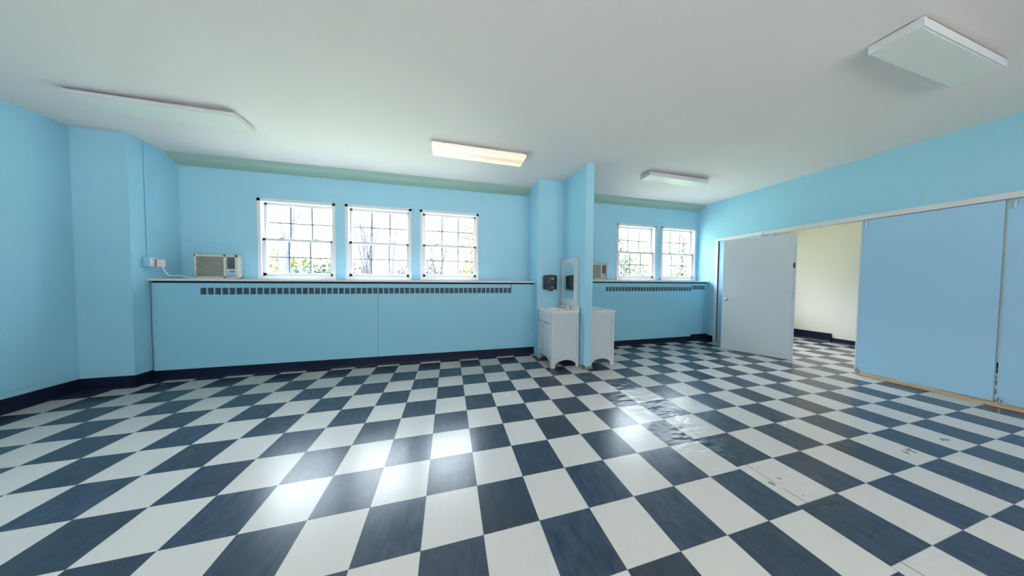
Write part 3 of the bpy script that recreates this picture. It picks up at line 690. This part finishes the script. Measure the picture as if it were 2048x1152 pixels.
# ---------------------------------------------------------------- ceiling lights
def fixture(x0, x1, y0, y1, label, lit=False, drop=0.078, lens='lens'):
    cx, cy = (x0+x1)/2, (y0+y1)/2; zt = zc(cx); t = thing('ceiling_light', label, 'ceiling light', (cx, cy, zt), 'fluorescent ceiling lights')
    zb = zt-drop
    MB().box(x0+0.03, x1-0.03, y0+0.03, y1-0.03, zt-0.016, zt+0.004).build('mounting_pan', 'fixt', t)
    for ex0 in (x0, x1-0.012): MB().box(ex0, ex0+0.012, y0, y1, zb, zt-0.014, 0.002).build('end_cap', 'fixt', t)
    if lit:
        mb = MB().box(x0+0.010, x1-0.010, y0+0.004, y1-0.004, zb, zt-0.018, 0.012, 3); mb.build('lens', lens, t)
        for k in (0.12, 0.66): MB().box(x0+(x1-x0)*k, x0+(x1-x0)*k+0.012, y0, y0+0.01, zt-0.03, zt-0.012).build('latch', 'steel', t)
        MB().box(x0+0.006, x1-0.006, y0+0.004, y1-0.004, zt-0.020, zt-0.014).build('top_tray', 'fixt', t)
    else:
        mb = MB().box(x0+0.010, x1-0.010, y0, y0+0.012, zb+0.001, zt-0.014, 0.002).box(x0+0.010, x1-0.010, y1-0.012, y1, zb+0.001, zt-0.014, 0.002).box(x0+0.010, x1-0.010, y0, y1, zt-0.020, zt-0.014)
        mb.build('housing', 'fixt', t)
        MB().box(x0+0.014, x1-0.014, y0+0.010, y1-0.010, zb-0.002, zb+0.006, 0.002).build('diffuser', 'diff', t)
    return t
fixture(-3.485, -2.265, 0.375, 0.66, 'leftmost ceiling light, unlit, above the corner pilaster', drop=0.052)
fixture(-0.392, 0.844, 0.408, 0.70, 'lit ceiling light glowing warm above the middle of the room', True, drop=0.062)
fixture(2.862, 4.06, 0.424, 0.622, 'small-looking unlit ceiling light in front of the right pair of windows')
fixture(2.805, 3.98, -1.85, -1.63, 'nearest ceiling light, unlit, at the top right above the folding panels')

fixture(-2.8, -1.6, -4.6, -4.25, 'unseen fill light added behind the camera, left', True, lens='rearfill')  # lamp added out of view to even the room light
fixture(1.6, 2.8, -4.6, -4.25, 'unseen fill light added behind the camera, right', True, lens='rearfill')  # second added lamp, same fill from the right

# ---------------------------------------------------------------- right wall: track, frame, panels, leaf
mb = MB().box(XR-0.018, XR+0.10, OY0, OY1+0.055, OZ-0.002, OZ+0.062, 0.003)
struct(mb.build('trim_3', 'trimw'), 'white overhead track trim along the right wall', 'trim')
mb = MB().box(XR-0.018, XR+0.12, OY1, OY1+0.055, 0, OZ, 0.003).box(XR+0.02, XR+0.05, OY1-0.015, OY1, 0, OZ)
struct(mb.build('trim_4', 'trimw'), 'white frame post at the far end of the folding panels', 'door frame')
mb = MB().box(XR-0.02, XR+0.11, OY0, -0.655, 0.0, 0.018, 0.003)
struct(mb.build('trim_5', 'tan'), 'tan wooden threshold strip under the blue panels', 'threshold')
def fold_panel(n, y0, y1, label, z0=0.045, dx=0.0, edge=True, pins=True):
    t = thing('door_%d' % n, label, 'folding panel', (XR+0.03, (y0+y1)/2, z0)); t['kind'] = 'structure'
    mb = MB().box(XR+0.012+dx, XR+0.052+dx, y0, y1-0.012, z0, OZ-0.008, 0.002); mb.build('leaf', 'bluefold', t)
    if edge: MB().box(XR+0.010+dx, XR+0.054+dx, y1-0.013, y1, z0, OZ-0.008, 0.001).build('edge_strip', 'trimw', t)
    if pins:
        MB().cyl((XR+0.0+dx, y1-0.045, OZ-0.10), (XR+0.0+dx, y1-0.045, OZ-0.012), 0.007, n=10).box(XR-0.004+dx, XR+0.014+dx, y1-0.055, y1-0.035, OZ-0.07, OZ-0.04).build('top_pin', 'steel', t)
        MB().cyl((XR-0.002+dx, y1-0.03, z0-0.04), (XR-0.002+dx, y1-0.03, z0+0.055), 0.008, n=10).box(XR-0.006+dx, XR+0.014+dx, y1-0.045, y1-0.015, z0+0.01, z0+0.03).build('bottom_pin', 'steel', t)
    return t
fold_panel(2, 0.33, OY1-0.004, 'pale blue folding panel showing as a strip behind the grey door', 0.012, -0.004, edge=False, pins=False)
fold_panel(3, -1.555, -0.630, 'large pale blue folding panel right of the opening')
fold_panel(4, -2.50, -1.557, 'pale blue folding panel at the right edge of the photo', dx=0.010, edge=False)
fold_panel(5, -3.39, -2.51, 'next blue folding panel outside the photo', dx=0.0)
# grey leaf, swung into the room
hx, hy = 5.400, -0.035; ex, ey = 5.020, 0.815
hz = 2.128; t = thing('door_1', 'grey-white door leaf with lever handle standing in the opening', 'door', (hx, hy, 0.0)); t['kind'] = 'structure'
d = Vector((ex-hx, ey-hy, 0)); Lw = d.length; d.normalize(); nn = Vector((-d.y, d.x, 0))
if nn.dot(Vector((-1, -0.6, 0))) < 0: nn = -nn       # towards the room
def on_leaf(mb):    # local frame: x along the leaf from the hinge, y out of the face towards the room, z up
    Rm = Matrix((d, nn, Vector((0, 0, 1)))).transposed().to_4x4(); Rm.translation = Vector((hx, hy, 0)); bmesh.ops.transform(mb.bm, matrix=Rm, verts=mb.bm.verts)
    bmesh.ops.recalc_face_normals(mb.bm, faces=mb.bm.faces); return mb
on_leaf(MB().box(0, Lw, -0.042, 0, 0.006, hz, 0.002)).build('leaf', 'door', t)
on_leaf(MB().box(0.001, 0.035, -0.001, 0.002, 0.01, hz-0.22, 0.0008)).build('edge_plate', 'doorblue', t)
on_leaf(MB().box(0.012, 0.030, 0.0, 0.010, 1.56, 1.64, 0.001)).build('hinge', 'charcoal2', t)
on_leaf(MB().box(0.006, 0.050, 0.0, 0.006, 1.06, 1.075, 0.001).box(0.006, 0.050, 0.0, 0.006, 1.13, 1.145, 0.001).box(0.022, 0.030, 0, 0.004, 1.075, 1.13)).build('latch_plate', 'steel', t)
kz = 0.985
hd = on_leaf(MB().cyl((Lw-0.065, 0, kz), (Lw-0.065, 0.008, kz), 0.030, n=24).cyl((Lw-0.065, 0.008, kz), (Lw-0.065, 0.045, kz), 0.011, n=14).sphere((Lw-0.065, 0.052, kz), 0.022, (1.0, 0.75, 1.0))).build('door_knob', 'steel', t, smooth=True)
on_leaf(MB().cyl((Lw*0.44, -0.02, hz), (Lw*0.44, -0.02, hz+0.075), 0.008, n=10).box(Lw*0.44-0.02, Lw*0.44+0.02, -0.035, -0.005, hz, hz+0.03, 0.001).box(Lw*0.44-0.06, Lw*0.44-0.024, -0.03, -0.01, hz+0.006, hz+0.022)).build('hanger', 'steel', t)

# ---------------------------------------------------------------- lamp in the next room (added out of view to light the cream wall)
t = thing('ceiling_light', 'unseen fill light added in the next room', 'ceiling light', (6.8, -0.6, 2.9))
MB().box(6.2, 7.4, -0.75, -0.45, 2.82, 2.90, 0.004).build('housing', 'fixt', t); MB().box(6.22, 7.38, -0.73, -0.47, 2.805, 2.822).build('lens', 'tube', t)

# ---------------------------------------------------------------- outside
gr = MB().box(-70, 70, YW+0.2, 120, -0.30, -0.15); struct(gr.build('ground', 'grass', origin=ORG), 'lawn outside the windows', 'ground')
gr = MB().box(-70, 70, -80, YB-0.2, -0.30, -0.15); struct(gr.build('ground', 'concrete', origin=ORG), 'unseen pale paving added behind the building to bounce light', 'ground')  # laid out of view as a bounce surface for the ceiling
struct(MB().box(XL-0.6, XH+0.6, YB-0.5, YW+0.45, 3.36, 3.6).build('roof', 'ext', origin=ORG), 'unseen roof slab added to block the sun', 'roof')  # slab added above the ceiling to keep sunlight out

def branch(mb, p, d, L_, r, depth, rng, spread, n=5):
    pts = [Vector(p)]; rad = [r]; dd = Vector(d).normalized()
    for k in range(n):
        dd = (dd+Vector((rng.uniform(-1, 1), rng.uniform(-1, 1), rng.uniform(-0.3, 0.6)))*0.09).normalized()
        pts.append(pts[-1]+dd*L_/n); rad.append(r*(1-0.6*(k+1)/n))
    mb.tube(pts, r, 7, rad)
    if depth > 0:
        for k in range(2, n+1):
            for q in range(1 if depth > 1 else 2):
                a = rng.uniform(0, 6.28); ax = dd.orthogonal().normalized(); ax.rotate(Matrix.Rotation(a, 3, dd))
                nd = (dd+ax*spread).normalized(); branch(mb, pts[k], nd, L_*rng.uniform(0.45, 0.65), rad[k]*0.6, depth-1, rng, spread, 4)
def leaves(centers, count, size, rng, squash=0.8):
    mb = MB(); t = mb.bm
    for _ in range(count):
        c, R_ = rng.choice(centers); v = Vector((rng.gauss(0, 1), rng.gauss(0, 1), rng.gauss(0, 1))).normalized()*R_*rng.random()**0.4; v.z *= squash
        p = Vector(c)+v; u = Vector((rng.gauss(0, 1), rng.gauss(0, 1), rng.gauss(0, 1))).normalized(); w_ = u.orthogonal().normalized(); s = size*rng.uniform(0.6, 1.3)
        t.faces.new([t.verts.new(p+u*s*a+w_*s*b) for a, b in ((-1, 0), (0, -0.5), (1, 0), (0, 0.5))])
    return mb
# 1: thick forked bare tree in the left window
t = thing('bare_tree', 'thick forked bare tree seen through the leftmost window', 'tree', (-8.2, 12, -0.15)); rng = random.Random(11)
mb = MB().tube(smooth_path([(-8.20, 12, -0.2), (-8.20, 12, 1.2), (-8.20, 12, 2.4), (-8.17, 12, 3.0)]), 0.2, 12, None)
mb.tube(smooth_path([(-8.20, 12, 2.7), (-8.24, 12, 3.3), (-8.40, 12, 4.2), (-8.58, 12, 5.1), (-8.75, 12, 6.4)]), 0.1, 9, [0.13-0.10*k/24 for k in range(25)])
mb.tube(smooth_path([(-8.12, 12, 2.7), (-7.98, 12, 3.4), (-7.88, 12, 4.2), (-7.80, 12, 5.1), (-7.68, 12, 6.6)]), 0.1, 9, [0.16-0.10*k/24 for k in range(25)])
mb.build('trunk', 'bark', t, smooth=True)
mb = MB()
for (p, dr, L_, r) in (((-8.40, 12, 4.2), (-0.9, 0.1, 1.0), 1.6, 0.04), ((-7.88, 12, 4.2), (1.2, 0, 0.9), 0.9, 0.035), ((-8.22, 12, 3.1), (0.6, -0.1, 1.0), 0.9, 0.03), ((-7.98, 12, 3.4), (1.5, 0, -0.4), 1.2, 0.02), ((-8.55, 12, 5.0), (-1, 0, 0.8), 1.2, 0.03), ((-7.8, 12, 5.0), (1, 0, 1), 1.5, 0.03), ((-8.28, 12, 3.6), (-1, 0.1, 0.6), 0.8, 0.02)):
    branch(mb, p, dr, L_, r, 1, rng, 0.7)
mb.build('branches', 'bark', t, smooth=True)
# 2: multi-stem bare tree in the middle window, and a thinner one right of it
t = thing('bare_tree', 'many-stemmed slender bare tree seen through the middle window', 'tree', (-4.45, 12, -0.15)); rng = random.Random(5)
mb = MB()
for k, (tx, tz) in enumerate(((-5.35, 5.3), (-4.95, 5.5), (-4.62, 5.8), (-4.40, 5.9), (-4.22, 5.7), (-3.90, 5.4), (-3.60, 4.6), (-5.0, 4.4))):
    b = -4.62+k*0.045; y = 12+0.15*math.sin(k*2)
    mb.tube(smooth_path([(b, y, -0.2), (b+0.02, y, 1.5), (b+(tx-b)*0.22, y, 2.6), (b+(tx-b)*0.6, y, 4.0), (tx, y, tz)]), 0.05, 7, [0.06-0.048*j/24 for j in range(25)])
mb.build('stems', 'twig', t, smooth=True)
mb = MB()
for k in range(16): branch(mb, (-4.5+rng.uniform(-0.25, 0.3), 12, rng.uniform(2.4, 4.0)), (rng.uniform(-1, 1), 0.2, 1.4), 1.1, 0.012, 1, rng, 0.5)
mb.build('twigs', 'twig', t)
t = thing('bare_tree', 'slim leaning bare tree at the right side of the middle window', 'tree', (-3.2, 12, -0.15))
mb = MB().tube(smooth_path([(-3.25, 12, -0.2), (-3.22, 12, 1.8), (-3.12, 12, 3.0), (-2.98, 12, 4.2), (-2.65, 12, 5.2)]), 0.04, 7, [0.06-0.045*j/24 for j in range(25)])
mb.build('stem', 'twig', t, smooth=True); mb = MB()
for k in range(9): branch(mb, (-3.22+0.05*k, 12, 2.0+0.32*k), (rng.uniform(-1, 1), 0.2, 1.3), 0.8, 0.012, 1, rng, 0.6)
mb.build('twigs', 'twig', t)
def shrub(x, y, cs, n, size, m, label, seed, name='leafy_tree', trunk=True, cat='tree'):
    t = thing(name, label, cat, (x, y, -0.15)); rg = random.Random(seed)
    leaves([((x+a, y+b, c), r) for a, b, c, r in cs], n, size, rg).build('foliage', m, t)
    if trunk:
        mb = MB()
        for a, b, c, r in cs: mb.tube([(x, y, -0.2), (x+a*0.3, y+b*0.3, c*0.5), (x+a, y+b, c)], 0.05, 7, [0.09, 0.06, 0.02])
        mb.build('trunk', 'twig', t, smooth=True)
    return t
shrub(-8.9, 14, [(-0.6, 0, 2.3, 0.9), (0.3, 0, 2.1, 0.7)], 900, 0.10, 'leafy', 'small yellow-green tree left of the forked trunk', 1)
shrub(-6.4, 13, [(-0.9, 0, 1.4, 0.9), (0.0, 0, 1.8, 1.0), (0.9, 0, 1.5, 1.1), (0.4, 0.3, 0.8, 1.2)], 2600, 0.10, 'leafg', 'grey-green evergreen bush behind the forked trunk', 2, 'evergreen_bush', cat='bush')
shrub(-6.85, 10.6, [(0, 0, 0.8, 0.7), (0.0, 0, 1.5, 0.5)], 700, 0.09, 'leafd', 'small blue-green conifer right of the forked trunk', 3, 'evergreen_bush', cat='bush')
shrub(-3.2, 18, [(-0.5, 0, 1.6, 1.1), (0.9, 0, 2.2, 1.2), (1.6, 0, 1.7, 1.0)], 1500, 0.10, 'twig', 'bare brushy thicket at the right of the middle window', 4, 'thicket', cat='bush')
shrub(-0.9, 15, [(-0.5, 0, 3.2, 1.3), (0.6, 0, 3.9, 1.4), (0, 0, 2.0, 1.2)], 1300, 0.09, 'leafg', 'thin grey-green tree seen through the third window', 5)
shrub(1.3, 13, [(0, 0, 2.0, 1.0), (0.4, 0, 3.3, 1.0), (0.2, 0, 4.4, 0.9), (-0.2, 0, 1.2, 1.0)], 2600, 0.10, 'leafy', 'bright yellow-green tree at the right of the third window', 6)
shrub(11.0, 12, [(-0.5, 0, 2.4, 1.4), (0.6, 0, 3.6, 1.3), (1.2, 0, 2.2, 1.3), (0.2, 0.5, 4.8, 1.2)], 3800, 0.11, 'leafg', 'grey-green tree seen through the left window of the pair', 7)
shrub(21.5, 21, [(-0.8, 0, 3.6, 2.1), (1.3, 0, 6.0, 2.3), (0.6, 0, 1.6, 2.0)], 3400, 0.17, 'leafy', 'yellow-green tree between the right pair of windows', 8)
shrub(16.6, 11.5, [(-0.6, 0, 2.1, 1.45), (0.9, 0, 3.2, 1.5), (0, 0, 4.6, 1.3), (0.4, 0, 1.3, 1.2)], 3800, 0.11, 'leafy', 'light green tree seen through the far right window', 9)
# houses far behind the trees
def house(x0, x1, y0, y1, zw, zr, label, overhang=0.4, wins=()):
    t = thing('house', label, 'house', ((x0+x1)/2, (y0+y1)/2, -0.15))
    MB().box(x0, x1, y0, y1, -0.2, zw).build('wall', 'siding', t)
    xm = (x0+x1)/2; MB().prism([(x0-overhang, zw), (x1+overhang, zw), (xm, zr)], 'y', y0-0.4, y1+0.4).build('roof', 'roofing', t)
    for (a, b, c, d_) in wins: MB().box(a, b, y0-0.04, y0+0.02, c, d_).build('window', 'muntin', t)
house(-17.5, -13.2, 22, 28, 1.75, 2.75, 'pale house low behind the forked tree', wins=((-15.2, -13.9, 0.9, 1.62),))
house(-9.5, -3.6, 30, 38, 1.7, 3.0, 'pale gabled house behind the bare trees of the middle window', wins=((-6.0, -5.0, 0.7, 1.4),))
house(1.5, 9.0, 40, 48, 2.2, 3.6, 'far pale house behind the third window')
for z, y, lab in ((3.34, 16.6, 'thin power line crossing behind the trees'),):
    tag(MB().tube([(-40+5*k, y, z-0.35*math.sin(math.pi*((k*5) % 40)/40)*0.15) for k in range(17)], 0.016, 6).build('power_line', 'wire'), lab, 'power line')
